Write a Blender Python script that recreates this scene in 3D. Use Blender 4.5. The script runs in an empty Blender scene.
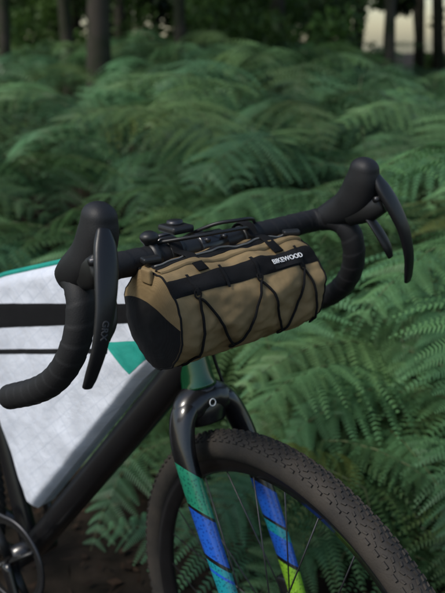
import numpy as np, math, bpy, random, time
from mathutils import Vector, Matrix, noise
T0=time.time()
rng=np.random.default_rng(7); random.seed(7)
# ---------------------------------------------------------------- materials
def mat(name,col,rough=.5,spec=.5,metal=0,var=.15,vscale=30,bump=0,bscale=200,col2=None,attr=None,transl=0,coat=0):
    m=bpy.data.materials.new(name);m.use_nodes=True;nt=m.node_tree;N=nt.nodes;Lk=nt.links
    b=N['Principled BSDF'];b.inputs['Roughness'].default_value=rough;b.inputs['Metallic'].default_value=metal
    b.inputs['Specular IOR Level'].default_value=spec;b.inputs['Coat Weight'].default_value=coat
    tc=N.new('ShaderNodeTexCoord')
    nz=N.new('ShaderNodeTexNoise');nz.inputs['Scale'].default_value=vscale;nz.inputs['Detail'].default_value=6
    Lk.new(tc.outputs['Object'],nz.inputs['Vector'])
    mx=N.new('ShaderNodeMix');mx.data_type='RGBA'
    c2=col2 or tuple(v*(1-var) for v in col)
    mx.inputs['A'].default_value=(*[v*(1+var*.5) for v in col],1);mx.inputs['B'].default_value=(*c2,1)
    rp=N.new('ShaderNodeMapRange');rp.inputs['From Min'].default_value=.35;rp.inputs['From Max'].default_value=.65
    Lk.new(nz.outputs['Fac'],rp.inputs['Value']);Lk.new(rp.outputs['Result'],mx.inputs['Factor'])
    out=mx.outputs['Result']
    if attr:
        at=N.new('ShaderNodeAttribute');at.attribute_name=attr
        m2=N.new('ShaderNodeMix');m2.data_type='RGBA';m2.blend_type='MULTIPLY';m2.inputs['Factor'].default_value=1
        Lk.new(out,m2.inputs['A']);Lk.new(at.outputs['Color'],m2.inputs['B']);out=m2.outputs['Result']
    Lk.new(out,b.inputs['Base Color'])
    if bump:
        n2=N.new('ShaderNodeTexNoise');n2.inputs['Scale'].default_value=bscale;n2.inputs['Detail'].default_value=3
        Lk.new(tc.outputs['Object'],n2.inputs['Vector'])
        bp=N.new('ShaderNodeBump');bp.inputs['Strength'].default_value=bump;bp.inputs['Distance'].default_value=.002
        Lk.new(n2.outputs['Fac'],bp.inputs['Height']);Lk.new(bp.outputs['Normal'],b.inputs['Normal'])
    if transl:
        tr=N.new('ShaderNodeBsdfTranslucent');Lk.new(out,tr.inputs['Color'])
        ms=N.new('ShaderNodeMixShader');ms.inputs[0].default_value=transl
        Lk.new(b.outputs[0],ms.inputs[1]);Lk.new(tr.outputs[0],ms.inputs[2])
        Lk.new(ms.outputs[0],N['Material Output'].inputs['Surface'])
    return m
def bands(name,stops,rough=.3):
    """painted colour bands by height (object z, slanted), stops=[(z,col)]"""
    m=mat(name,(.01,.01,.01),rough,coat=.5);nt=m.node_tree;N=nt.nodes;Lk=nt.links;b=N['Principled BSDF']
    tc=N.new('ShaderNodeTexCoord');sp=N.new('ShaderNodeSeparateXYZ');Lk.new(tc.outputs['Object'],sp.inputs[0])
    a=N.new('ShaderNodeMath');a.operation='MULTIPLY_ADD';Lk.new(sp.outputs['Y'],a.inputs[0]);a.inputs[1].default_value=.9
    Lk.new(sp.outputs['Z'],a.inputs[2])
    mr=N.new('ShaderNodeMapRange');mr.inputs['From Min'].default_value=.30;mr.inputs['From Max'].default_value=.70
    Lk.new(a.outputs[0],mr.inputs['Value'])
    cr_=N.new('ShaderNodeValToRGB');cr_.color_ramp.interpolation='CONSTANT'
    st=sorted([((z-.30)/.40,c) for z,c in stops])
    el=cr_.color_ramp.elements
    el[0].position=0;el[0].color=(*st[0][1],1);el[1].position=st[1][0];el[1].color=(*st[1][1],1)
    for p,c in st[2:]:
        e=el.new(min(1,p));e.color=(*c,1)
    Lk.new(mr.outputs[0],cr_.inputs[0])
    ch=N.new('ShaderNodeTexVoronoi');ch.inputs['Scale'].default_value=230;Lk.new(tc.outputs['Object'],ch.inputs['Vector'])
    th=N.new('ShaderNodeMath');th.operation='LESS_THAN';th.inputs[1].default_value=.38;Lk.new(ch.outputs['Distance'],th.inputs[0])
    mx=N.new('ShaderNodeMix');mx.data_type='RGBA';mx.blend_type='MULTIPLY';mx.inputs['B'].default_value=(.35,.4,.5,1)
    mm=N.new('ShaderNodeMath');mm.operation='MULTIPLY';mm.inputs[1].default_value=.7;Lk.new(th.outputs[0],mm.inputs[0])
    Lk.new(mm.outputs[0],mx.inputs['Factor']);Lk.new(cr_.outputs['Color'],mx.inputs['A']);Lk.new(mx.outputs['Result'],b.inputs['Base Color'])
    return m
M={}
M['rubber']=mat('tyre_rubber',(.022,.020,.018),.75,.3,var=.3,vscale=25,bump=.3,bscale=300,col2=(.045,.038,.031))
M['tape']=mat('bar_tape',(.012,.012,.013),.65,.35,bump=.15,bscale=500)
M['hood']=mat('hood_rubber',(.010,.010,.011),.55,.4,bump=.15,bscale=900)
M['lever']=mat('lever_black',(.010,.010,.011),.38,.45,bump=.05)
M['black']=mat('black_paint',(.008,.008,.009),.28,.5,coat=.3)
M['plastic']=mat('black_plastic',(.01,.01,.01),.45,.5)
M['metal']=mat('steel',(.5,.5,.5),.3,.5,1)
M['zipc']=mat('zip_teeth',(.18,.175,.16),.5,.5,.3)
M['darkmetal']=mat('dark_metal',(.06,.06,.065),.4,.5,.8)
M['web']=mat('black_webbing',(.009,.009,.010),.85,.2,bump=.8,bscale=1500)
M['blkfab']=mat('black_fabric',(.010,.010,.011),.8,.25,bump=.8,bscale=1200,var=.3)
M['white']=mat('white_print',(.75,.75,.75),.6,.3)
M['grey']=mat('grey_print',(.07,.07,.075),.6,.3)
M['greenp']=mat('green_paint',(.003,.055,.020),.2,.5,.1,coat=.6)
TG=(.02,.27,.15);BL=(.012,.10,.50);LI=(.24,.48,.03);BK=(.006,.006,.007);TE=(.01,.25,.30)
M['forkR']=bands('fork_paint_right',[(.3,TE),(.427,BL),(.432,TE),(.443,BK),(.45,BL),(.508,BK),(.514,TG),(.567,BK)])
M['forkL']=bands('fork_paint_left',[(.3,LI),(.50,BK),(.506,BL),(.54,TE),(.555,BK),(.56,BL),(.61,BK)])
def fabric(name,col,scale,rough=.8,grid=False,gcol=None):
    m=mat(name,col,rough,.2,var=.16,vscale=18);nt=m.node_tree;N=nt.nodes;Lk=nt.links;b=N['Principled BSDF']
    tc=N.new('ShaderNodeTexCoord')
    hs=[]
    for dd in ('Y','Z'):
        w=N.new('ShaderNodeTexWave');w.bands_direction=dd;w.inputs['Scale'].default_value=scale;w.inputs['Distortion'].default_value=.6
        Lk.new(tc.outputs['Object'],w.inputs['Vector']);hs.append(w)
    ad=N.new('ShaderNodeMath');ad.operation='ADD';Lk.new(hs[0].outputs['Fac'],ad.inputs[0]);Lk.new(hs[1].outputs['Fac'],ad.inputs[1])
    nz=N.new('ShaderNodeTexNoise');nz.inputs['Scale'].default_value=22;nz.inputs['Detail'].default_value=3;Lk.new(tc.outputs['Object'],nz.inputs['Vector'])
    bp=N.new('ShaderNodeBump');bp.inputs['Strength'].default_value=.45;bp.inputs['Distance'].default_value=.0008;Lk.new(ad.outputs[0],bp.inputs['Height'])
    b2=N.new('ShaderNodeBump');b2.inputs['Strength'].default_value=.6;b2.inputs['Distance'].default_value=.009;Lk.new(nz.outputs['Fac'],b2.inputs['Height']);Lk.new(bp.outputs[0],b2.inputs['Normal'])
    Lk.new(b2.outputs[0],b.inputs['Normal'])
    if grid:
        mp=N.new('ShaderNodeMapping');mp.inputs['Rotation'].default_value=(0,.75,0);Lk.new(tc.outputs['Object'],mp.inputs[0])
        outs=[]
        sp=N.new('ShaderNodeSeparateXYZ');Lk.new(mp.outputs[0],sp.inputs[0])
        for a in ('X','Z'):
            mu=N.new('ShaderNodeMath');mu.operation='MULTIPLY';mu.inputs[1].default_value=45;Lk.new(sp.outputs[a],mu.inputs[0])
            fr=N.new('ShaderNodeMath');fr.operation='FRACT';Lk.new(mu.outputs[0],fr.inputs[0])
            lt=N.new('ShaderNodeMath');lt.operation='LESS_THAN';lt.inputs[1].default_value=.07;Lk.new(fr.outputs[0],lt.inputs[0]);outs.append(lt)
        mxx=N.new('ShaderNodeMath');mxx.operation='MAXIMUM';Lk.new(outs[0].outputs[0],mxx.inputs[0]);Lk.new(outs[1].outputs[0],mxx.inputs[1])
        src=b.inputs['Base Color'].links[0].from_socket
        mx=N.new('ShaderNodeMix');mx.data_type='RGBA';Lk.new(src,mx.inputs['A']);mx.inputs['B'].default_value=(*gcol,1)
        Lk.new(mxx.outputs[0],mx.inputs['Factor']);Lk.new(mx.outputs['Result'],b.inputs['Base Color'])
    return m
TAN=(.275,.195,.098)
M['tan']=fabric('tan_fabric',TAN,420)
M['whitefab']=fabric('white_ripstop',(.70,.73,.80),300,.55,True,(.61,.65,.73))
M['teal']=fabric('teal_fabric',(.02,.34,.27),300,.6)
def endpanel(cz,cx):
    m=fabric('end_panel_fabric',TAN,420);nt=m.node_tree;N=nt.nodes;Lk=nt.links;b=N['Principled BSDF']
    tc=N.new('ShaderNodeTexCoord');sp=N.new('ShaderNodeSeparateXYZ');Lk.new(tc.outputs['Object'],sp.inputs[0])
    def ma(op,a,b_):
        q=N.new('ShaderNodeMath');q.operation=op
        for i,v in enumerate((a,b_)):
            if isinstance(v,(int,float)):q.inputs[i].default_value=v
            else:Lk.new(v,q.inputs[i])
        return q.outputs[0]
    x=ma('SUBTRACT',sp.outputs['X'],cx);z=ma('SUBTRACT',sp.outputs['Z'],cz)
    x2=ma('MULTIPLY',ma('MULTIPLY',x,x),4.5)
    lim=ma('SUBTRACT',ma('ADD',ma('MULTIPLY',x,-.12),.024),x2)
    f=ma('LESS_THAN',z,lim)
    src=b.inputs['Base Color'].links[0].from_socket
    mx=N.new('ShaderNodeMix');mx.data_type='RGBA';Lk.new(src,mx.inputs['A']);mx.inputs['B'].default_value=(.010,.010,.011,1)
    Lk.new(f,mx.inputs['Factor']);Lk.new(mx.outputs['Result'],b.inputs['Base Color'])
    return m
M['fern']=mat('fern_leaf',(.105,.215,.092),.46,.42,var=.25,vscale=6,attr='Col',transl=.28)
M['stem']=mat('fern_stem',(.09,.11,.04),.6)
M['bark']=mat('bark',(.04,.034,.027),.9,.2,var=.5,vscale=5,bump=1,bscale=20,col2=(.024,.03,.015))
M['leaf']=mat('tree_leaf',(.055,.10,.028),.5,.3,var=.4,vscale=.8,attr='Col',transl=.35)
M['soil']=mat('forest_soil',(.028,.021,.015),.95,.1,var=.5,vscale=9,bump=1,bscale=40,col2=(.012,.010,.007))
M['litter']=mat('dead_leaf',(.055,.036,.023),.8,.2,var=.6,vscale=3,attr='Col')
# ---------------------------------------------------------------- mesh helpers
def empty(name):
    e=bpy.data.objects.new(name,None);bpy.context.collection.objects.link(e);return e
def mk(name,V,F,m,parent=None,smooth=True,fm=None):
    me=bpy.data.meshes.new(name)
    me.from_pydata([tuple(map(float,v)) for v in V],[],[tuple(int(i) for i in f) for f in F])
    ms=m if isinstance(m,(list,tuple)) else [m]
    for x in ms: me.materials.append(x)
    if fm is not None: me.polygons.foreach_set('material_index',fm)
    if smooth: me.polygons.foreach_set('use_smooth',[True]*len(me.polygons))
    me.update()
    o=bpy.data.objects.new(name,me);bpy.context.collection.objects.link(o)
    if parent: o.parent=parent
    return o
def cr(P,n=8):
    P=np.array(P,float);Q=np.vstack([2*P[0]-P[1],P,2*P[-1]-P[-2]]);out=[]
    for i in range(1,len(Q)-2):
        for k in range(n):
            t=k/n;out.append(.5*((2*Q[i])+(-Q[i-1]+Q[i+1])*t+(2*Q[i-1]-5*Q[i]+4*Q[i+1]-Q[i+2])*t*t+(-Q[i-1]+3*Q[i]-3*Q[i+1]+Q[i+2])*t**3))
    out.append(Q[-2]);return np.array(out)
def sweep(P,R,segs=16,ref=None,power=2,closed=False):
    P=np.array(P,float);n=len(P);R=np.array(R,float)
    if R.ndim==0:R=np.full((n,2),float(R))
    elif R.ndim==1:R=np.stack([R,R],1)
    T=np.gradient(P,axis=0)
    if closed:T=np.roll(P,-1,0)-np.roll(P,1,0)
    T/=np.linalg.norm(T,axis=1)[:,None]
    V=[];n1=None
    for i in range(n):
        if ref is not None:
            a=np.cross(T[i],ref);a/=np.linalg.norm(a)
        else:
            if n1 is None:
                h=np.array([0,0,1.]) if abs(T[i][2])<.9 else np.array([1.,0,0]);a=np.cross(T[i],h)
            else:a=n1-T[i]*(n1@T[i])
            a/=np.linalg.norm(a)
        n1=a;b=np.cross(a,T[i])
        for k in range(segs):
            t=2*math.pi*k/segs;c,s=math.cos(t),math.sin(t)
            c=math.copysign(abs(c)**(2/power),c);s=math.copysign(abs(s)**(2/power),s)
            V.append(P[i]+a*c*R[i][0]+b*s*R[i][1])
    F=[]
    for i in range(n if closed else n-1):
        for k in range(segs):
            k2=(k+1)%segs;j=(i+1)%n;F.append((i*segs+k,i*segs+k2,j*segs+k2,j*segs+k))
    if not closed:
        F.append(tuple(range(segs))[::-1]);F.append(tuple(range((n-1)*segs,n*segs)))
    return V,F
def tube(name,P,R,m,parent,segs=16,smoothn=0,**k):
    if smoothn:
        R=np.array(R,float)
        if R.ndim:
            R2=R.reshape(len(R),-1);R2=cr(R2,smoothn);R=R2 if R2.shape[1]==2 else R2[:,0]
        P=cr(P,smoothn)
    V,F=sweep(P,R,segs,**k);return mk(name,V,F,m,parent)
def rounded_end(P,R,n=5,both=True):
    P=[np.array(p,float) for p in P];R=[np.array(r,float)*np.ones(2) for r in R]
    def endc(p,q,r):
        d=(p-q)/np.linalg.norm(p-q);o=[]
        for i in range(1,n+1):
            a=i/n*math.pi/2*.97;o.append((p+d*math.sin(a)*r.min()*.9,r*math.cos(a)))
        return o
    e=endc(P[-1],P[-2],R[-1]);P2=P+[x[0] for x in e];R2=R+[x[1] for x in e]
    if both:
        s=endc(P[0],P[1],R[0])[::-1];P2=[x[0] for x in s]+P2;R2=[x[1] for x in s]+R2
    return P2,R2
def box(name,c,half,axes,m,parent,bev=.002):
    V=[];ax_=np.array(axes,float)
    for sx in(-1,1):
        for sy in(-1,1):
            for sz in(-1,1):V.append(np.array(c)+ax_[0]*half[0]*sx+ax_[1]*half[1]*sy+ax_[2]*half[2]*sz)
    F=[(0,1,3,2),(4,6,7,5),(0,4,5,1),(2,3,7,6),(0,2,6,4),(1,5,7,3)]
    o=mk(name,V,F,m,parent,smooth=False)
    if bev:
        b=o.modifiers.new('bev','BEVEL');b.width=bev;b.segments=3
    return o
def revolve(prof,c,n=180,closed=True):
    V=[];m=len(prof)
    for i in range(n):
        t=2*math.pi*i/n
        for r,y in prof:V.append((c[0]+r*math.cos(t),c[1]+y,c[2]+r*math.sin(t)))
    F=[]
    for i in range(n):
        j=(i+1)%n
        for k in range(m if closed else m-1):
            l=(k+1)%m;F.append((i*m+k,j*m+k,j*m+l,i*m+l))
    return V,F
# ---------------------------------------------------------------- camera
CAM=np.array([.6116,-.5704,1.1745]);YAW,PIT,ROL,FPX=2.4776,-.3199,-.0363,734.1
d=np.array([math.cos(YAW)*math.cos(PIT),math.sin(YAW)*math.cos(PIT),math.sin(PIT)])
r=np.cross(d,[0,0,1]);r/=np.linalg.norm(r);u=np.cross(r,d)
r2=r*math.cos(ROL)+u*math.sin(ROL);u2=-r*math.sin(ROL)+u*math.cos(ROL);r,u=r2,u2
cd=bpy.data.cameras.new('camera');co=bpy.data.objects.new('camera',cd);bpy.context.collection.objects.link(co)
mw=Matrix(((r[0],u[0],-d[0],CAM[0]),(r[1],u[1],-d[1],CAM[1]),(r[2],u[2],-d[2],CAM[2]),(0,0,0,1)));co.matrix_world=mw
cd.sensor_fit='VERTICAL';cd.sensor_height=23.6;cd.lens=FPX/593*23.6;cd.clip_end=2000;cd.clip_start=.02
cd.dof.use_dof=True;cd.dof.focus_distance=.85;cd.dof.aperture_fstop=3.5
bpy.context.scene.camera=co
# ---------------------------------------------------------------- bike geometry
A=math.radians(71);ax=np.array([-math.cos(A),0,math.sin(A)])
P0=np.array([0,0,.345])-0.05*np.array([math.sin(A),0,math.cos(A)])
DEL=.3021
def rot(X,de=DEL):
    v=np.array(X,float)-P0
    return P0+v*math.cos(de)+np.cross(ax,v)*math.sin(de)+ax*(ax@v)*(1-math.cos(de))
def S(s):return P0+ax*s
bike=empty('bicycle')
C=np.array([-.1437,0,.9332])
BB=np.array([-.560,0,.295]);SC=np.array([-.710,0,.775]);RA=np.array([-.99,0,.345])
def wheel(tag,xf):
    hub=np.array([0,0,.345]) if tag=='front' else RA
    rc,w=.3225,.0215
    prof=[(rc+w*math.cos(2*math.pi*k/28)*.98,w*math.sin(2*math.pi*k/28)) for k in range(28)]
    V,F=revolve(prof,hub,200)
    rows=132
    for i in range(rows):
        for col in range(-4,5):
            t=2*math.pi*(i+(.5 if col%2 else 0))/rows;ph=col*.235
            big=abs(col)==4
            hl=.0034 if not big else .0046;hw=.0016 if not big else .0021;hh=.0022 if not big else .0030
            er=np.array([math.cos(t),0,math.sin(t)]);et=np.array([-math.sin(t),0,math.cos(t)]);ey=np.array([0,1.,0])
            nrm=er*math.cos(ph)+ey*math.sin(ph);sd=ey*math.cos(ph)-er*math.sin(ph)
            if not big: e1=et*.93+sd*(.3 if (i+col)%2 else -.3)
            else: e1=et
            c=hub+er*rc+nrm*(w+.0002)
            b0=len(V)
            for (a_,b_,h_) in [(-1,-1,0),(1,-1,0),(1,1,0),(-1,1,0),(-.8,-.75,1),(.8,-.75,1),(.8,.75,1),(-.8,.75,1)]:
                V.append(c+e1*hl*a_+sd*hw*b_+nrm*(hh*h_-.0008))
            for f in [(4,5,6,7),(0,1,5,4),(1,2,6,5),(2,3,7,6),(3,0,4,7)]:F.append(tuple(b0+x for x in f))
    V=[xf(v) for v in V];o=mk(tag+'_tyre',V,F,M['rubber'],bike,smooth=False)
    sm=[True]*(200*28)+[False]*(len(F)-200*28);o.data.polygons.foreach_set('use_smooth',sm)
    pr=[(.305,-.0125),(.311,-.014),(.311,.014),(.305,.0125),(.286,.006),(.282,0),(.286,-.006)]
    V,F=revolve(pr,hub,120);mk(tag+'_rim',[xf(v) for v in V],F,M['black'],bike)
    V=[];F=[]
    for i in range(28):
        t=2*math.pi*i/28;side=1 if i%2 else -1;t2=t+(.9 if (i//2)%2 else -.9)
        v,f=sweep([xf(p) for p in (hub+[.024*math.cos(t2),side*.028,.024*math.sin(t2)],hub+[.285*math.cos(t),0,.285*math.sin(t)])],.0011,6)
        b0=len(V);V.extend(v);F.extend([tuple(b0+q for q in g) for g in f])
    mk(tag+'_spokes',V,F,M['darkmetal'],bike)
    tube(tag+'_hub',[xf(hub+[0,y,0]) for y in(-.048,-.032,-.031,-.024,-.022,.022,.024,.031,.032,.048)],[.010,.010,.027,.027,.014,.014,.027,.027,.012,.012],M['darkmetal'],bike,24)
    V=[];F=[];n=96
    for i in range(n):
        t=2*math.pi*i/n;ro=.080+.0015*math.cos(t*24)
        for rr,y in((ro,.0395),(.066+.001*math.cos(t*24),.0395),(.066+.001*math.cos(t*24),.0413),(ro,.0413)):V.append(xf(hub+[rr*math.cos(t),y,rr*math.sin(t)]))
    for i in range(n):
        j=(i+1)%n
        for k in range(4):F.append((i*4+k,j*4+k,j*4+(k+1)%4,i*4+(k+1)%4))
    mk(tag+'_brake_rotor',V,F,M['metal'],bike,smooth=False)
    V=[];F=[]
    for i in range(6):
        t=2*math.pi*i/6
        v,f=sweep([xf(hub+[.018*math.cos(t),.0404,.018*math.sin(t)]),xf(hub+[.068*math.cos(t+.5),.0404,.068*math.sin(t+.5)])],.0025,6);b0=len(V);V.extend(v);F.extend([tuple(b0+q for q in g) for g in f])
    mk(tag+'_rotor_spider',V,F,M['darkmetal'],bike)
ident=lambda v:np.array(v,float)
wheel('front',ident);wheel('rear',rot)
# fork
tube('fork_crown',[S(.400),S(.388),S(.372),S(.355)],[(.0245,.0245),(.030,.026),(.034,.026),(.028,.022)],M['black'],bike,32,smoothn=5,ref=np.array([1.,0,0]))
P=[(-.163,-.044,.676),(-.167,-.034,.690),(-.172,-.016,.699),(-.173,0,.701),(-.172,.016,.699),(-.167,.034,.690),(-.163,.044,.676)]
tube('fork_shoulders',P,[(.010,.008),(.022,.018),(.026,.023),(.026,.024),(.026,.023),(.022,.018),(.010,.008)],M['black'],bike,28,smoothn=7,ref=np.array([.3,0,1.]))
for sgn,mm,nm in((-1,'forkR','fork_leg_right'),(1,'forkL','fork_leg_left')):
    P=[(-.171,sgn*.020,.700),(-.167,sgn*.038,.688),(-.158,sgn*.050,.662),(-.140,sgn*.056,.624),(-.098,sgn*.057,.540),(-.050,sgn*.056,.445),(-.006,sgn*.055,.345)]
    R=[(.017,.021),(.0165,.0225),(.0155,.022),(.0145,.020),(.0135,.0175),(.012,.0145),(.010,.012)]
    tube(nm,P,R,M[mm],bike,24,smoothn=8,ref=np.array([1.,0,0]))
tube('front_thru_axle',[(-.004,-.066,.345),(-.004,.066,.345)],.009,M['darkmetal'],bike,20)
box('front_brake_caliper',(-.052,.062,.40),(.012,.016,.028),[(.93,0,.37),(0,1,0),(-.37,0,.93)],M['plastic'],bike,.005)
tube('front_brake_hose',[(-.055,.072,.42),(-.10,.074,.52),(-.145,.068,.62),(-.175,.048,.69),(-.19,.03,.78),(-.18,.03,.88)],.0025,M['plastic'],bike,8,smoothn=8)
cc=np.array([-.1435,-.004,.704]);nn=np.array([.93,0,.25]);nn/=np.linalg.norm(nn);e1=np.array([0,1.,0]);e2=np.cross(nn,e1)
mk('fork_badge',*sweep([cc+e1*.0050*math.cos(t)+e2*.0050*math.sin(t) for t in np.linspace(0,2*math.pi,28,endpoint=False)],(.0008),6,closed=True),M['white'],bike)
# head tube, stem
tube('headset_lower',[S(.398),S(.402),S(.408)],[.024,.0255,.025],M['darkmetal'],bike,28)
tube('head_tube',[S(.408),S(.43),S(.53),S(.580)],[.0265,.024,.0225,.0235],M['greenp'],bike,28,smoothn=4)
tube('headset_spacers',[S(.580),S(.581),S(.587)],[.021,.0195,.0185],M['plastic'],bike,24)
tube('stem_steerer_clamp',[S(.587),S(.590),S(.627),S(.632)],[.018,.0195,.0195,.016],M['black'],bike,24)
tube('stem',[S(.609),(S(.609)+C)/2,C+[-.018,0,-.002]],[(.0165,.017),(.015,.016),(.018,.019)],M['black'],bike,20,smoothn=4,ref=np.array([0,0,1.]),power=2.6)
tube('stem_face_clamp',[C+[0,-.022,0],C+[0,-.020,0],C+[0,.020,0],C+[0,.022,0]],[.0175,.0195,.0195,.0175],M['black'],bike,24)
for y in(-.014,.014):
    for z in(-.013,.013):
        tube('clamp_bolt',[C+[.012,y,z],C+[.0205,y,z]],.003,M['darkmetal'],bike,12)
tube('stem_cap',[S(.632),S(.634),S(.637)],[.0165,.0165,.012],M['darkmetal'],bike,24)
# handlebar
half=[(-.1437,0,.9332),(-.1437,.06,.9332),(-.1437,.12,.9334),(-.1437,.165,.934),(-.142,.190,.935),(-.130,.206,.937),(-.108,.213,.936),(-.091,.219,.920),(-.089,.226,.888),(-.103,.234,.852),(-.135,.241,.817),(-.182,.247,.788),(-.252,.254,.757)]
fine=cr(half,14)
sl=np.concatenate([[0],np.cumsum(np.linalg.norm(np.diff(fine,axis=0),axis=1))])
for sgn,nm in((-1,'right'),(1,'left')):
    tt=np.arange(0,sl[-1],.0014);P=np.stack([np.interp(tt,sl,fine[:,k]) for k in range(3)],1);P[:,1]*=sgn
    i0=np.argmax(tt>.060)
    tube('handlebar_top_'+nm,P[:i0+3][::4],np.interp(tt[:i0+3][::4],[0,.045,.06],[.0159,.0159,.0145]),M['plastic'],bike,20)
    Pt=P[i0:];ts=tt[i0:]
    segs=24;V,F=sweep(Pt,1.0,segs);V=np.array(V).reshape(len(Pt),segs,3);ang=np.arange(segs)/segs
    ph=((ts[:,None]/.022+ang[None,:])%1)
    Rr=(.0160+.0011*np.minimum(ph*7,1)*(1-ph*.8))
    V=Pt[:,None,:]+(V-Pt[:,None,:])*Rr[:,:,None]
    mk('bar_tape_'+nm,V.reshape(-1,3),F,M['tape'],bike)
    tube('bar_end_plug_'+nm,[Pt[-1],Pt[-1]+(Pt[-1]-Pt[-3])*.8,Pt[-1]+(Pt[-1]-Pt[-3])*1.5],[.0168,.016,.010],M['plastic'],bike,20)
    tube('tape_finish_'+nm,[P[i0-5],P[i0-4],P[i0+5],P[i0+6]],[.0155,.0170,.0174,.0165],M['plastic'],bike,20)
    hp=[(-.132,.209,.939),(-.112,.211,.949),(-.090,.211,.961),(-.072,.209,.977),(-.060,.207,1.000),(-.056,.206,1.018)]
    hr=[(.0175,.0175),(.0190,.021),(.0195,.024),(.0195,.0265),(.0190,.025),(.0175,.0205)]
    hp2=cr([(a,b*sgn,c) for a,b,c in hp],6);hr2=cr(hr,6);hp2,hr2=rounded_end(hp2,hr2,7,both=False)
    V,F=sweep(hp2,hr2,28,ref=np.array([1.,0,0]),power=2.35)
    mk('brake_hood_'+nm,V,F,M['hood'],bike)
    tube('lever_bracket_'+nm,[(-.085,.211*sgn,.955),(-.055,.214*sgn,.963),(-.034,.221*sgn,.972)],[(.016,.021),(.0155,.020),(.011,.014)],M['plastic'],bike,20,smoothn=5,ref=np.array([0,0,1.]),power=2.6)
    lp=[(-.040,.212,1.006),(-.030,.217,.990),(-.018,.225,.966),(-.008,.235,.935),(-.006,.246,.898),(-.012,.255,.868),(-.016,.259,.855)]
    lr=[(.006,.008),(.0065,.0125),(.006,.0130),(.005,.0110),(.0042,.009),(.004,.0075),(.003,.006)]
    lp2=cr([(a,b*sgn,c) for a,b,c in lp],6);lr2=cr(lr,6);lp2,lr2=rounded_end(lp2,lr2,4)
    V,F=sweep(lp2,lr2,20,ref=np.array([0,1.,0]),power=2.5)
    mk('brake_lever_'+nm,V,F,M['lever'],bike)
    tube('lever_pivot_'+nm,[(-.036,(.219-.014)*sgn,.978),(-.036,(.219+.014)*sgn,.978)],.0042,M['darkmetal'],bike,12)
    sp=[(-.055,.210,.955),(-.038,.215,.935),(-.026,.222,.912),(-.024,.229,.895)]
    tube('shift_paddle_'+nm,[(a,b*sgn,c) for a,b,c in sp],[(.004,.008),(.0035,.010),(.003,.009),(.0025,.005)],M['plastic'],bike,14,smoothn=5,ref=np.array([0,1.,0]))
tube('light_mount_ring',[C+[0,-.060,0],C+[0,-.048,0]],[.0195,.0195],M['plastic'],bike,24)
tube('bell_clamp',[C+[0,-.094,0],C+[0,-.084,0]],[.0190,.0190],M['plastic'],bike,24)
box('computer_mount_plate',C+[-.030,-.030,.024],(.020,.017,.005),[(1,0,0),(0,1,0),(0,0,1)],M['plastic'],bike,.004)
tube('computer_mount_puck',[C+[-.032,-.030,.028],C+[-.032,-.030,.034]],[.012,.0105],M['darkmetal'],bike,20)
tube('bell',[C+[-.004,-.089,.016],C+[-.004,-.089,.024],C+[-.004,-.089,.030],C+[-.004,-.089,.034]],[.006,.012,.011,.005],M['plastic'],bike,18,smoothn=3)
tube('brake_hose_loop',[(-.150,-.085,.950),(-.115,-.055,.958),(-.098,-.01,.961),(-.110,.035,.956),(-.14,.065,.945)],.0025,M['plastic'],bike,8,smoothn=8)
tube('brake_hose_loop',[(-.148,.085,.950),(-.125,.060,.962),(-.118,.03,.966),(-.14,0,.960),(-.19,-.02,.93),(-.215,-.032,.88)],.0025,M['plastic'],bike,8,smoothn=8)
# frame
def ft(name,P,R,m='black',segs=24,sm=6,**k):
    return tube(name,[rot(p) for p in P],R,M[m],bike,segs,smoothn=sm,**k)
ft('down_tube',[S(.455),(-.252,0,.682),BB+[.045,0,.055],BB],[(.025,.025),(.025,.025),(.0235,.0235),(.024,.024)])
ft('top_tube',[S(.562),(-.40,0,.845),SC+[.0,0,-.01]],[(.019,.020),(.016,.017),(.014,.014)])
ft('seat_tube',[BB,BB+(SC-BB)*.5,SC+[-.008,0,.03]],[.018,.0165,.0165])
ft('seatpost',[SC,SC+[-.03,0,.11],SC+[-.045,0,.170]],[.0136,.0136,.0136])
for sg in(-1,1):
    ft('chainstay',[BB+[-.01,sg*.03,0],BB+[-.12,sg*.038,.01],RA+[0,sg*.066,0]],[.014,.011,.009])
    ft('seatstay',[SC+[-.01,sg*.012,-.04],SC+[-.08,sg*.04,-.17],RA+[0,sg*.066,0]],[.009,.008,.008])
sd=[(-.91,.945),(-.885,.955),(-.835,.952),(-.755,.948),(-.675,.95),(-.635,.944)]
ft('saddle',[(a,0,b) for a,b in sd],[(.050,.006),(.070,.016),(.066,.018),(.030,.016),(.019,.014),(.010,.006)],'plastic',24,6,ref=np.array([0,0,1.]))
for q in(-1,1):
    ft('saddle_rails',[(-.855,q*.02,.935),(-.805,q*.021,.925),(-.725,q*.021,.925),(-.665,q*.012,.935)],.0035,'darkmetal',8)
ft('bottom_bracket',[BB+[0,-.045,0],BB+[0,.045,0]],[.022,.022],sm=0)
V=[];F=[];n=160
for i in range(n):
    t=2*math.pi*i/n;ro=.083+.0022*math.copysign(abs(math.cos(t*20))**.5,math.cos(t*20))
    for rr,y in((ro,-.0465),(.072,-.0465),(.072,-.0495),(ro,-.0495)):V.append(rot(BB+[rr*math.cos(t),y,rr*math.sin(t)]))
for i in range(n):
    j=(i+1)%n
    for k in range(4):F.append((i*4+k,j*4+k,j*4+(k+1)%4,i*4+(k+1)%4))
mk('chainring',V,F,M['plastic'],bike,smooth=False)
for i in range(4):
    t=.6+i*math.pi/2
    ft('chainring_spider_arm',[BB+[.01*math.cos(t),-.05,.01*math.sin(t)],BB+[.075*math.cos(t),-.048,.075*math.sin(t)]],[(.010,.005),(.006,.004)],'plastic',sm=0)
ca=math.radians(-65)
cdv=np.array([math.cos(ca),0,math.sin(ca)])
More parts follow.
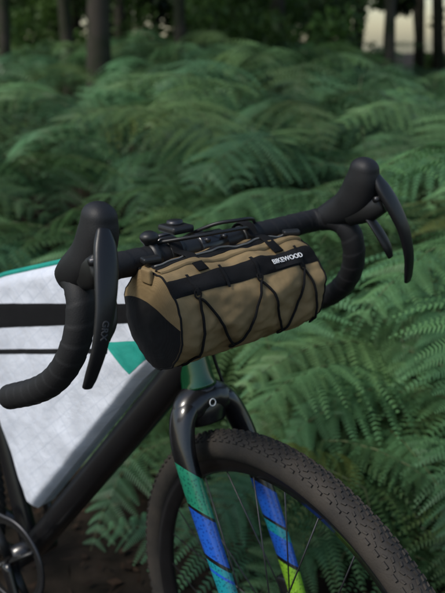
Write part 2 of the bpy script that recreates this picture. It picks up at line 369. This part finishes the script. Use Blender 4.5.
ft('crank_arm_right',[BB+[0,-.06,0],BB+cdv*.08+[0,-.064,0],BB+cdv*.172+[0,-.070,0]],[(.016,.009),(.013,.008),(.013,.007)],ref=np.array([0,1.,0]))
ft('crank_arm_left',[BB+[0,.06,0],BB-cdv*.08+[0,.064,0],BB-cdv*.172+[0,.070,0]],[(.016,.009),(.013,.008),(.013,.007)],ref=np.array([0,1.,0]))
for sg,e in((-1,1),(1,-1)):
    pc=BB+cdv*.172*e+[0,sg*.12,0]
    ft('pedal',[pc+[-.045,0,0],pc+[-.04,0,0],pc+[.04,0,0],pc+[.045,0,0]],[(.035,.005),(.045,.009),(.045,.009),(.035,.005)],'plastic',16,0,ref=np.array([0,0,1.]),power=5)
    ft('pedal_axle',[BB+cdv*.172*e+[0,sg*.066,0],pc],.006,'darkmetal',10,0)
ch=[]
for i in range(30):
    t=math.pi/2+ math.radians(8)-math.pi*i/29*1.05;ch.append(BB+[.084*math.cos(t),-.048,.084*math.sin(t)])
ch+= [RA+[0.01,-.045,-.035],RA+[-.03,-.045,-.02],RA+[-.038,-.045,.0],RA+[-.01,-.045,.038]]
V,F=sweep([rot(p) for p in ch],[(.0035,.005)]*len(ch),6,closed=True);mk('chain',V,F,M['darkmetal'],bike)
tube('cassette',[rot(RA+[0,y,0]) for y in(-.055,-.05,-.03)],[.03,.045,.07],M['darkmetal'],bike,40)
box('rear_derailleur',rot(RA+[-.005,-.06,-.06]),(.014,.01,.045),[(1,0,0),(0,1,0),(0,0,1)],M['plastic'],bike,.004)
def text(name,body,size,org,X,Y,m,parent,ext=.0003):
    cu=bpy.data.curves.new(name+'_c','FONT');cu.body=body;cu.size=size;cu.extrude=ext;cu.align_x='CENTER';cu.align_y='CENTER';cu.space_character=1.02;cu.offset=size*.012
    o=bpy.data.objects.new('tmp',cu);bpy.context.collection.objects.link(o);bpy.context.view_layer.update()
    me=bpy.data.meshes.new_from_object(o);bpy.data.objects.remove(o)
    X=Vector(X).normalized();Y=Vector(Y).normalized();Z=X.cross(Y)
    me.transform(Matrix(((X[0],Y[0],Z[0],org[0]),(X[1],Y[1],Z[1],org[1]),(X[2],Y[2],Z[2],org[2]),(0,0,0,1))))
    me.materials.clear();me.materials.append(m)
    q=bpy.data.objects.new(name,me);bpy.context.collection.objects.link(q);q.parent=parent
Xl=Vector((0.02,-.26,-.96)).normalized()
text('lever_lettering','GRX',.0100,(-.0012,-.2415,.916),Xl,Vector((1,0,.02)).cross(Xl),M['grey'],bike)
# ---------------------------------------------------------------- handlebar bag
bag=empty('handlebar_bag')
B0=np.array([-.1035,-.002,.8705]);BL_,BR=.119,.0645
M['endp']=endpanel(B0[2],B0[0])
D=math.radians
kp=[(-.090,D(-75)),(-.088,D(30)),(-.030,D(-42)),(.010,D(30)),(.050,D(-42)),(.086,D(30)),(.108,D(-40))]
cordp=[]
for (ya,pa),(yb,pb) in zip(kp[:-1],kp[1:]):
    for k in range(18):
        t=k/18;e=(1-math.cos(math.pi*t))/2;e=.5*e+.5*t
        cordp.append((pa+(pb-pa)*e,ya+(yb-ya)*t))
cordp.append((kp[-1][1],kp[-1][0]));cordA=np.array(cordp)
def rad(phi,y):
    e=1-abs(y)/BL_;rr=BR
    rr-=.004*math.exp(-e*BL_/.006)
    rr+=.0030*noise.noise(Vector((math.cos(phi)*2.2,y*26,math.sin(phi)*2.2)))*2
    rr+=.0010*math.sin(y*90+phi*3)*math.cos(phi*2)
    rr+=.0022*noise.noise(Vector((math.cos(phi)*6,y*60+5,math.sin(phi)*6)))
    p=(phi+math.pi)%(2*math.pi)-math.pi
    if -1.5<p<.6:   # the elastic cord bites slightly into the cloth
        dd=np.min(((cordA[:,0]-p)*BR)**2+(cordA[:,1]-y)**2)
        rr-=.0020*math.exp(-dd/.00005)
    return rr
def surf(phi,y,off=0):
    q=rad(phi,y)+off
    return B0+np.array([q*math.cos(phi),y,q*math.sin(phi)])
ny,nph=110,180
V=[surf(2*math.pi*k/nph,-BL_+2*BL_*j/(ny-1)) for j in range(ny) for k in range(nph)]
F=[(j*nph+k,j*nph+(k+1)%nph,(j+1)*nph+(k+1)%nph,(j+1)*nph+k) for j in range(ny-1) for k in range(nph)]
mk('bag_body',V,F,M['tan'],bag)
for sg in(-1,1):
    V=[];F=[];nr=24
    for i in range(nr):
        q=1-i/nr
        for k in range(nph):
            ph=2*math.pi*k/nph;R_=rad(ph,sg*BL_)*q
            V.append(B0+np.array([R_*math.cos(ph),sg*(BL_+.007*(1-q**4)+.0012*noise.noise(Vector((R_*math.cos(ph)*60,3,R_*math.sin(ph)*60)))*(1-q)),R_*math.sin(ph)]))
    V.append(B0+np.array([0,sg*(BL_+.007),0]))
    for i in range(nr-1):
        for k in range(nph):
            F.append((i*nph+k,i*nph+(k+1)%nph,(i+1)*nph+(k+1)%nph,(i+1)*nph+k))
    for k in range(nph):
        F.append(((nr-1)*nph+k,(nr-1)*nph+(k+1)%nph,len(V)-1))
    mk('bag_end_panel',V,F,M['endp'],bag)
    mk('bag_end_piping',*sweep([surf(2*math.pi*k/72,sg*(BL_-.001),.0006) for k in range(72)],.0013,8,closed=True),M['blkfab'],bag)
def strip(name,p0,p1,off,y0,y1,m,n=60,th=.0012,par=bag):
    V=[];K=8
    for j in range(n):
        y=y0+(y1-y0)*j/(n-1)
        V+=[surf(p0+(p1-p0)*k/(K-1),y,off+th*(0 if k in(0,K-1) else 1)) for k in range(K)]
    F=[(j*K+k,j*K+k+1,(j+1)*K+k+1,(j+1)*K+k) for j in range(n-1) for k in range(K-1)]
    return mk(name,V,F,m,par)
strip('webbing_band',D(36),D(58),.0006,-BL_+.001,BL_-.001,M['web'],th=.0018)
strip('zip_tape',D(84),D(98),.0006,-BL_+.006,BL_-.006,M['blkfab'])
strip('zip_flap',D(72),D(80),.0006,-BL_+.004,BL_-.004,M['tan'],th=.003)
mk('zip_coil',*sweep([surf(D(89),y,.003) for y in np.linspace(-BL_+.008,BL_-.008,60)],.0014,8),M['zipc'],bag)
mk('zip_piping',*sweep([surf(D(82),y,.001) for y in np.linspace(-BL_+.004,BL_-.004,60)],.0014,8),M['blkfab'],bag)
for y in (-.088,-.040,.010,.086):
    strip('webbing_loop',D(33),D(60),.0028,y-.0022,y+.0022,M['web'],n=4,th=.0008)
cp=[surf(p,y,.0032) for p,y in cordp]
mk('bungee_cord',*sweep(cp,.0017,10),M['web'],bag)
for y,p in kp:
    lo=[surf(p+(.08 if p>0 else -.08)+.08*math.cos(t),y+.004*math.sin(t),.002) for t in np.linspace(0,2*math.pi,20,endpoint=False)]
    mk('cord_loop',*sweep(lo,.0011,8,closed=True),M['web'],bag)
for y in(-.062,.062):
    c1=np.array([C[0],y,C[2]])
    P=[surf(D(60),y,.003),surf(D(85),y,.004)]+[c1+[.021*math.cos(t),0,.021*math.sin(t)] for t in np.linspace(D(20),D(210),12)]+[surf(D(140),y,.003),surf(D(175),y,.003)]
    mk('mounting_strap',*sweep(P,[(.0080,.0012)]*len(P),10,ref=None,power=4),M['web'],bag)
box('side_buckle',surf(D(100),-BL_+.012,.007),(.012,.008,.004),[(0.2,0.98,0),(-.98,.2,0),(0,0,1)],M['plastic'],bag,.003)
box('side_buckle',surf(D(85),BL_-.010,.006),(.012,.007,.004),[(0.5,0.86,0),(-.86,.5,0),(0,0,1)],M['plastic'],bag,.003)
box('end_tab',surf(D(88),-BL_-.000,-.002)+[0,-.004,0],(.010,.003,.009),[(1,0,0),(0,1,0),(0,0,1)],M['tan'],bag,.0025)
ph=D(46.5)
text('maker_label_lettering','BIKEWOOD',.0096,surf(ph,.064,.0048),(0,1,0),(-math.sin(ph),0,math.cos(ph)),M['white'],bag)
strip('maker_label',D(38),D(55),.0030,.038,.090,M['blkfab'],n=12,th=.0006)
# ---------------------------------------------------------------- frame bag (built in the frame plane)
fb=empty('frame_bag')
TOP=[(-.672,.788),(-.578,.824),(-.398,.878),(-.243,.905)]
def topz(x):return np.interp(x,[p[0] for p in TOP],[p[1] for p in TOP])
def botz(x):
    P=[(-.672,.74),(-.533,.404),(-.518,.402),(-.276,.705),(-.243,.738)];return np.interp(x,[p[0] for p in P],[p[1] for p in P])
nx,nz=80,60
def sidey(x,z,sg):
    a,b=botz(x),topz(x);v=(z-a)/(b-a);U=(x+.672)/.429
    puff=min(1,min(v,1-v)*(b-a)/.02)*min(1,min(U,1-U)*.429/.02);puff=math.sin(max(puff,0)*math.pi/2)
    return .016+.018*puff+.005*noise.noise(Vector((x*11,z*11,sg*3.)))*puff+.0024*noise.noise(Vector(((x+z)*40,(z-x)*12,1)))*puff
for sg,nm in((-1,'side_panel'),(1,'side_panel')):
    V=[]
    for i in range(nx):
        x=-.672+(.672-.243)*i/(nx-1);a,b=botz(x),topz(x)
        for j in range(nz):
            z=a+(b-a)*j/(nz-1);V.append(rot((x,sg*sidey(x,z,sg),z)))
    F=[(i*nz+j,(i+1)*nz+j,(i+1)*nz+j+1,i*nz+j+1) for i in range(nx-1) for j in range(nz-1)]
    mk(nm,V,F,M['whitefab'],fb)
per=[(x,topz(x)) for x in np.linspace(-.672,-.243,30)]+[(x,botz(x)) for x in np.linspace(-.243,-.672,60)]
n=len(per);V=[]
for y in(-.0165,.0165):V+=[rot((x,y,z)) for x,z in per]
mk('gusset',V,[(i,(i+1)%n,(i+1)%n+n,i+n) for i in range(n)],M['whitefab'],fb)
mk('top_piping',*sweep([rot((x,-.0175,topz(x)+.001)) for x in np.linspace(-.668,-.246,30)],.0042,8),M['teal'],fb)
def patch(name,pts,m,lift=.0012,n=30,K=8):
    a,b,c,dd=[np.array(p,float) for p in pts];V=[]
    for i in range(n):
        s=i/(n-1)
        for j in range(K):
            t=j/(K-1);p=(a*(1-s)+b*s)*(1-t)+(dd*(1-s)+c*s)*t
            V.append(rot((p[0],-sidey(p[0],p[1],-1)-lift*(.4 if j in(0,K-1) else 1),p[1])))
    return mk(name,V,[(i*K+j,(i+1)*K+j,(i+1)*K+j+1,i*K+j+1) for i in range(n-1) for j in range(K-1)],m,fb)
patch('webbing_panel',[(-.655,.716),(-.262,.803),(-.262,.832),(-.655,.762)],M['web'],.0016)
patch('lower_zip',[(-.640,.672),(-.33,.741),(-.33,.749),(-.640,.681)],M['blkfab'],.0016)
patch('corner_patch',[(-.338,.757),(-.252,.778),(-.252,.752),(-.285,.718)],M['teal'],.0014)
# ---------------------------------------------------------------- setting
Ah=np.array([math.cos(YAW),math.sin(YAW)]);Rh=np.array([math.sin(YAW),-math.cos(YAW)])
def world(a,b):return CAM[:2]+Ah*a+Rh*b
def terr(x,y):
    x=np.asarray(x,float);y=np.asarray(y,float)
    a=(x-CAM[0])*Ah[0]+(y-CAM[1])*Ah[1];b=(x-CAM[0])*Rh[0]+(y-CAM[1])*Rh[1]
    side=np.clip((b/np.maximum(a,1)-.08)/.16,0,1)      # ground banks up ahead, falls away to the right
    z=np.clip(a-2.6,0,30)*(.045-.055*side)
    return z+.02*np.sin(x*2.1+1)*np.sin(y*1.7)*np.clip(a-1.3,0,1)
n=220;t=np.linspace(-1,1,n);g=np.sign(t)*np.abs(t)**2.6*150
X,Y=np.meshgrid(g,g,indexing='ij');Z=terr(X,Y)
V=np.stack([X.ravel(),Y.ravel(),Z.ravel()],1)
F=[(i*n+j,(i+1)*n+j,(i+1)*n+j+1,i*n+j+1) for i in range(n-1) for j in range(n-1)]
mk('ground',V,F,M['soil'])
def quads(name,V,cols,m,parent=None):
    V=np.asarray(V,np.float32).reshape(-1,3);nq=len(V)//4
    me=bpy.data.meshes.new(name);me.vertices.add(len(V));me.vertices.foreach_set('co',V.ravel())
    me.loops.add(nq*4);me.loops.foreach_set('vertex_index',np.arange(nq*4,dtype=np.int32))
    me.polygons.add(nq);me.polygons.foreach_set('loop_start',np.arange(nq,dtype=np.int32)*4);me.polygons.foreach_set('loop_total',np.full(nq,4,np.int32))
    me.update(calc_edges=True)
    at=me.color_attributes.new('Col','FLOAT_COLOR','POINT')
    c=np.ones((len(V),4),np.float32);c[:,:3]=cols;at.data.foreach_set('color',c.ravel())
    me.materials.append(m);o=bpy.data.objects.new(name,me);bpy.context.collection.objects.link(o)
    if parent:o.parent=parent
    return o
def template(npin,npl,seed,W=.42):
    q=np.random.default_rng(seed);out=[]
    for i in range(npin):
        f=i/npin;x0=.04+.93*f**.92
        for sg in(-1,1):
            l=W*((1-x0)**.85)*(1 if i>0 else .9)*q.uniform(.85,1.08)+.01
            ang=math.radians(62+10*(1-f)+q.uniform(-6,6));dv=np.array([math.cos(ang),sg*math.sin(ang)]);pv=np.array([-dv[1],dv[0]])
            tilt=q.uniform(-.18,.18);cur=q.uniform(.1,.6);roll=q.uniform(-.4,.4)
            sp=.93/npin*.54
            for j in range(npl):
                uu=(j+.3)/npl;u0=l*uu
                c=np.array([x0,0])+dv*u0+np.array([cur*.25*l*uu**2,0])
                ql=min(sp*1.10,(l*.24))*(1-uu)**.6+.0015;w=l/npl*.68
                zz=tilt*u0-cur*.8*u0*u0/l
                for s2 in(-1,1):
                    tip=c+pv*s2*ql+dv*ql*.35
                    zt=zz-ql*.25+s2*roll*ql
                    out.append([(*(c-dv*w*.5),zz),(*(c+dv*w*.5),zz),(*(tip+dv*w*.18),zt),(*(tip-dv*w*.22),zt)])
    return np.array(out).reshape(-1,3)
HI=[template(14,17,s) for s in range(6)];LO=[template(13,9,50+s,.44) for s in range(4)]
def frond_curve(L,e0,e1,n=24):
    s=(np.arange(n)+.5)/n;e=e0+(e1-e0)*s**.9
    x=np.concatenate([[0],np.cumsum(np.cos(e))])*L/n;z=np.concatenate([[0],np.cumsum(np.sin(e))])*L/n
    return np.linspace(0,1,n+1),x,z
FV=[];FC=[];SV=[];SF=[]
segA=np.array([.36,0.]);segB=np.array([-1.0,-.33]);hbA=np.array([-.1,-.28]);hbB=np.array([-.1,.30])
def dseg(p,a,b):
    t=np.clip(((p-a)@(b-a))/((b-a)@(b-a)),0,1);return np.linalg.norm(p-(a+t*(b-a)))
def frond(p,h,az,L,e0,e1,tpl,tint,rollr=.4):
    z0=float(terr(p[0],p[1]));ca,sa=math.cos(az),math.sin(az)
    lean=.12*h;base=np.array([p[0],p[1],z0-.02]);top=np.array([p[0]+ca*lean,p[1]+sa*lean,z0+h])
    s,cx,cz=frond_curve(L,e0,e1)
    T=tpl.copy();X=np.interp(T[:,0],s,cx);Zc=np.interp(T[:,0],s,cz);e=e0+(e1-e0)*T[:,0]**.9
    lat=T[:,1]*L;zo=T[:,2]*L-.6*lat*lat/L
    ro=rng.uniform(-rollr,rollr);lat2=lat*math.cos(ro)-zo*math.sin(ro);zo2=lat*math.sin(ro)+zo*math.cos(ro)
    # the rachis also sways sideways a little
    sway=rng.normal()*.10*L*T[:,0]**2
    lat2=lat2+sway
    fx=X-np.sin(e)*zo2;fz=Zc+np.cos(e)*zo2
    W=np.stack([top[0]+ca*fx-sa*lat2,top[1]+sa*fx+ca*lat2,top[2]+fz],1)
    W[:,2]=np.maximum(W[:,2],z0+.01)
    FV.append(W)
    # tint gets paler and yellower towards the frond and pinna tips
    g=np.clip(.55*T[:,0:1]+1.3*np.abs(T[:,1:2]),0,1)
    cc=np.ones((len(W),3))*np.array(tint);cc*=(0.74+.50*g)*(1+g*np.array([[.12,.03,-.02]]));FC.append(cc)
    sw=sway[np.argmax(T[:,0])]
    P=[base,base*.5+top*.5+np.array([-ca,-sa,0])*.02,top]+[top+np.array([ca*cx[k]-sa*sw*(k/24)**2,sa*cx[k]+ca*sw*(k/24)**2,cz[k]-.001]) for k in (4,9,14,19,23)]
    V,F=sweep(P,[.0042,.0036,.0028,.0024,.002,.0016,.0012,.0006],4);b0=len(SV);SV.extend(V);SF.extend([tuple(b0+i for i in f) for f in F[:-2]])
def tint():
    b=rng.uniform(.5,1.5);y=rng.uniform(0,1)
    t=np.array([.85+.40*y*y,1.,1.10-.3*y])*b
    if rng.random()<.006:t=np.array([1.4,.9,.5])*b
    return t
cnt=[0,0]
def clear(p,az,L,m1=.36,m2=.34):
    tip=p+np.array([math.cos(az),math.sin(az)])*L*.85
    return min(dseg(q,segA,segB) for q in (p,(p+tip)/2,tip))>=m1 and min(dseg(q,hbA,hbB) for q in(p,(p+tip)/2,tip))>=m2
front=math.atan2(-Ah[1],-Ah[0])
for k in range(4200):
    a=1.35+13*rng.random()**1.35
    b=rng.uniform(-1,1)*(.50*a+.9)
    amin=1.5 if b>.25 else (1.5+ (.25-b)*1.5 if b>-.5 else 2.6)
    if a<amin:continue
    p=world(a,b)
    clump=noise.noise(Vector((p[0]*1.1,p[1]*1.1,3.3)))      # the stand is uneven: clumps and hollows
    hh=np.interp(a,[1.4,2.2,3.5,6,14],[.46,.74,.92,1.0,1.0])*rng.uniform(.55,1.15)*(1+.35*clump)
    if b<.1 and a<3.0:hh*=.85
    if b>.3 and a<3.4:hh*=1.08
    hh=min(hh,1.3 if a>5 else 1.12)
    L=rng.uniform(.55,.98)*(.75 if a<2 else 1)
    az=front+rng.normal()*1.1
    dens=np.interp(a,[1.3,3,6,14],[.85,.52,.34,.34])*(1+.9*clump)
    if rng.random()>dens:continue
    if not clear(p,az,L):continue
    hi=a<4.2
    frond(p,hh*.80,az,L,rng.uniform(.1,.9),rng.uniform(-1.3,-.35),(HI if hi else LO)[rng.integers(0,6 if hi else 4)],tint())
    cnt[0 if hi else 1]+=1
for k in range(330):
    a=rng.uniform(1.12,2.3);b=rng.uniform(-.15,1.5)
    if b<.15 and a<1.9:continue
    p=world(a,b);L=rng.uniform(.32,.55);az=front+rng.normal()*1.3
    if not clear(p,az,L,.27,.20):continue
    frond(p,rng.uniform(.08,.34),az,L,rng.uniform(.3,.9),rng.uniform(-.9,-.2),HI[rng.integers(0,5)],tint()*.95)
for k in range(40):
    a=rng.uniform(2.0,3.0);b=rng.uniform(-1.4,0);p=world(a,b);L=rng.uniform(.25,.45);az=front+rng.normal()*1.3
    if clear(p,az,L,.3,.3):frond(p,rng.uniform(.05,.25),az,L,rng.uniform(.3,.9),rng.uniform(-.9,-.2),HI[rng.integers(0,5)],tint()*.9)
for a,b,h,daz,L in [(1.55,.62,.62,-.5,.55),(1.75,.78,.72,-.9,.6),(1.45,.85,.50,.3,.5),(1.9,.55,.70,.2,.6),(1.35,.60,.36,-.2,.42),(1.30,.75,.42,-.7,.45),(2.0,.75,.88,-.8,.7)]:
    frond(world(a,b),h,front+daz,L,.6,-.9,HI[rng.integers(0,5)],np.array([.95,1.05,.9])*1.1)
und=quads('fern_undergrowth',np.vstack(FV),np.vstack(FC),M['fern'])
mk('fern_stems',SV,SF,M['stem'],und)
nl=9000;V=[];cl=[]
for k in range(nl):
    a=rng.uniform(.2,4);b=rng.uniform(-2.2,2.2);p=world(a,b);z=float(terr(*p))+.004+rng.random()*.012
    if rng.random()<.25: s=rng.uniform(.02,.07);w=.0018
    else: s=rng.uniform(.006,.02);w=s*rng.uniform(.3,.7)
    t=rng.uniform(0,6.28);c_,s_=math.cos(t),math.sin(t)
    q=[(-s,0,rng.uniform(0,.01)),(0,-w,0),(s,0,rng.uniform(0,.012)),(0,w,rng.uniform(0,.006))]
    V+=[(p[0]+x*c_-y*s_,p[1]+x*s_+y*c_,z+zz) for x,y,zz in q];cl+=[np.array([1,.9,.8])*rng.uniform(.3,1.5)]*4
quads('leaf_litter',V,np.array(cl),M['litter'])
# trees
def leafcloud(cs,rs,nper,size,seed,tintf=(1,1,1)):
    q=np.random.default_rng(seed);VV=[];CC=[]
    for c,rr in zip(cs,rs):
        nn=int(nper);v=q.normal(size=(nn,3));v/=np.linalg.norm(v,axis=1)[:,None];rad_=q.random(nn)**.45
        P=np.array(c)+v*rad_[:,None]*rr*np.array([1,1,.7])
        a=q.normal(size=(nn,3));a/=np.linalg.norm(a,axis=1)[:,None];b=np.cross(a,q.normal(size=(nn,3)));b/=np.linalg.norm(b,axis=1)[:,None]
        s=size*q.uniform(.6,1.3,nn)[:,None]
        Q=np.stack([P-a*s,P-b*s*.5,P+a*s,P+b*s*.5],1).reshape(-1,3);VV.append(Q)
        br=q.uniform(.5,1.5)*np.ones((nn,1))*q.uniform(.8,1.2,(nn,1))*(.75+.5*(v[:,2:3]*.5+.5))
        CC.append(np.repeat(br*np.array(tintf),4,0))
    return np.vstack(VV),np.vstack(CC)
def tree(a,b,H,R0,seed,leanx=0,low=2.6,nl=10):
    q=np.random.default_rng(seed);p=world(a,b);z=float(terr(*p));e=empty('tree')
    P=[];R=[]
    for k in range(9):
        f=k/8;P.append((p[0]+leanx*Rh[0]*f*H+q.normal()*.06*f*2,p[1]+leanx*Rh[1]*f*H+q.normal()*.06*f*2,z-.1+f*H));R.append(R0*(1.35 if k==0 else 1)*(1-.8*f))
    tube('trunk',P,R,M['bark'],e,14,smoothn=4)
    cs=[];rs=[];V=[];F=[]
    for k in range(nl):
        f=q.uniform(low/H,.95);i=f*8;i0=min(7,int(i));b0=np.array(P[i0])+(np.array(P[i0+1])-np.array(P[i0]))*(i-i0)
        t=q.uniform(0,6.28);l=H*.28*(1.15-f)*q.uniform(.7,1.2);dv=np.array([math.cos(t),math.sin(t),q.uniform(.1,.7)])
        mid=b0+dv*l*.5+[0,0,-.05*l];end=b0+dv*l
        v,fc=sweep(cr([b0,mid,end],4),np.linspace(R0*.4*(1.1-f),.01,9),7);o0=len(V);V.extend(v);F.extend([tuple(o0+x for x in y) for y in fc])
        for w in(.55,.8,1.0):
            cs.append(b0+dv*l*w+q.normal(size=3)*.25);rs.append(q.uniform(.4,.8))
    mk('limbs',V,F,M['bark'],e)
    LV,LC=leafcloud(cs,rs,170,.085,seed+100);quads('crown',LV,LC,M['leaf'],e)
tree(7.5,-1.15,9,.13,1,.05);tree(9.5,-.35,11,.08,2,-.01);tree(11,.9,12,.12,3,.01);tree(9,2.0,10,.07,4,.02)
tree(12,-3.2,11,.15,5,0);tree(13,3.0,12,.10,6,-.02);tree(8.5,-2.4,9,.07,8,.12);tree(14,1.8,12,.09,9,0);tree(13.5,-1.6,12,.11,10,.01);tree(10,-1.9,10,.09,11,.02)
cs=[];rs=[]
for k in range(80):
    a=rng.uniform(10,15);b=rng.uniform(-1,1)*.42*a;p=world(a,b)
    if noise.noise(Vector((b*.8,a*.3,2.2)))>.10 or (b/a>.12 and rng.random()<.7):continue
    for j in range(3):
        cs.append((p[0]+rng.normal()*.5,p[1]+rng.normal()*.5,float(terr(*p))+rng.uniform(.3,1.9)));rs.append(rng.uniform(.30,.65))
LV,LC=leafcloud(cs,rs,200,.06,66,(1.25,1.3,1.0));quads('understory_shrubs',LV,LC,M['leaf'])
# distant mass of trees; thins out towards the clearing on the right
cs=[];rs=[];V=[];F=[]
for k in range(760):
    a=rng.uniform(15,32);b=rng.uniform(-1,1)*(.75*a+3);p=world(a,b);zz=float(terr(*p))+rng.random()**1.3*9+.2
    ang=b/a;keep=.90 if ang<.08 else .62
    if rng.random()>keep:continue
    if noise.noise(Vector((b*.5,zz*.8,7.7)))>(.20 if ang<.08 else .10):continue
    cs.append((p[0],p[1],zz));rs.append(rng.uniform(.6,1.3) if ang<.08 else rng.uniform(.35,1.0))
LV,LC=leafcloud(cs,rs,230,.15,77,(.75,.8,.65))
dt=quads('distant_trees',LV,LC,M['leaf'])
for k in range(80):
    a=rng.uniform(14,32);b=rng.uniform(-1,1)*(.6*a+2);p=world(a,b);z=float(terr(*p));R0=rng.uniform(.05,.14);H=rng.uniform(8,12)
    v,fc=sweep([(p[0],p[1],z-.1),(p[0]+rng.normal()*.2,p[1]+rng.normal()*.2,z+H*.4),(p[0]+rng.normal()*.4,p[1]+rng.normal()*.4,z+H)],[R0,R0*.8,R0*.3],8)
    o0=len(V);V.extend(v);F.extend([tuple(o0+x for x in y) for y in fc])
mk('distant_trunks',V,F,M['bark'],dt)
# ---------------------------------------------------------------- light
SE=math.radians(50);SAz=YAW+math.radians(118)   # soft sun high on the left
w=bpy.data.worlds.new('World');bpy.context.scene.world=w;w.use_nodes=True
sk=w.node_tree.nodes.new('ShaderNodeTexSky');sk.sky_type='NISHITA';sk.sun_disc=False;sk.sun_elevation=SE;sk.sun_rotation=math.pi/2-SAz
sk.dust_density=1.5;sk.air_density=1.3
bg=w.node_tree.nodes['Background'];bg.inputs[1].default_value=.15;w.node_tree.links.new(sk.outputs[0],bg.inputs[0])
sl_=bpy.data.lights.new('sun','SUN');sl_.energy=2.4;sl_.angle=math.radians(13);sl_.color=(1,.95,.86)
so=bpy.data.objects.new('sun',sl_);bpy.context.collection.objects.link(so)
sdv=Vector((math.cos(SE)*math.cos(SAz),math.cos(SE)*math.sin(SAz),math.sin(SE)));so.rotation_euler=sdv.to_track_quat('Z','Y').to_euler()
sc=bpy.context.scene;sc.view_settings.view_transform='Standard';sc.view_settings.look='None';sc.view_settings.exposure=0
print('fronds',cnt)
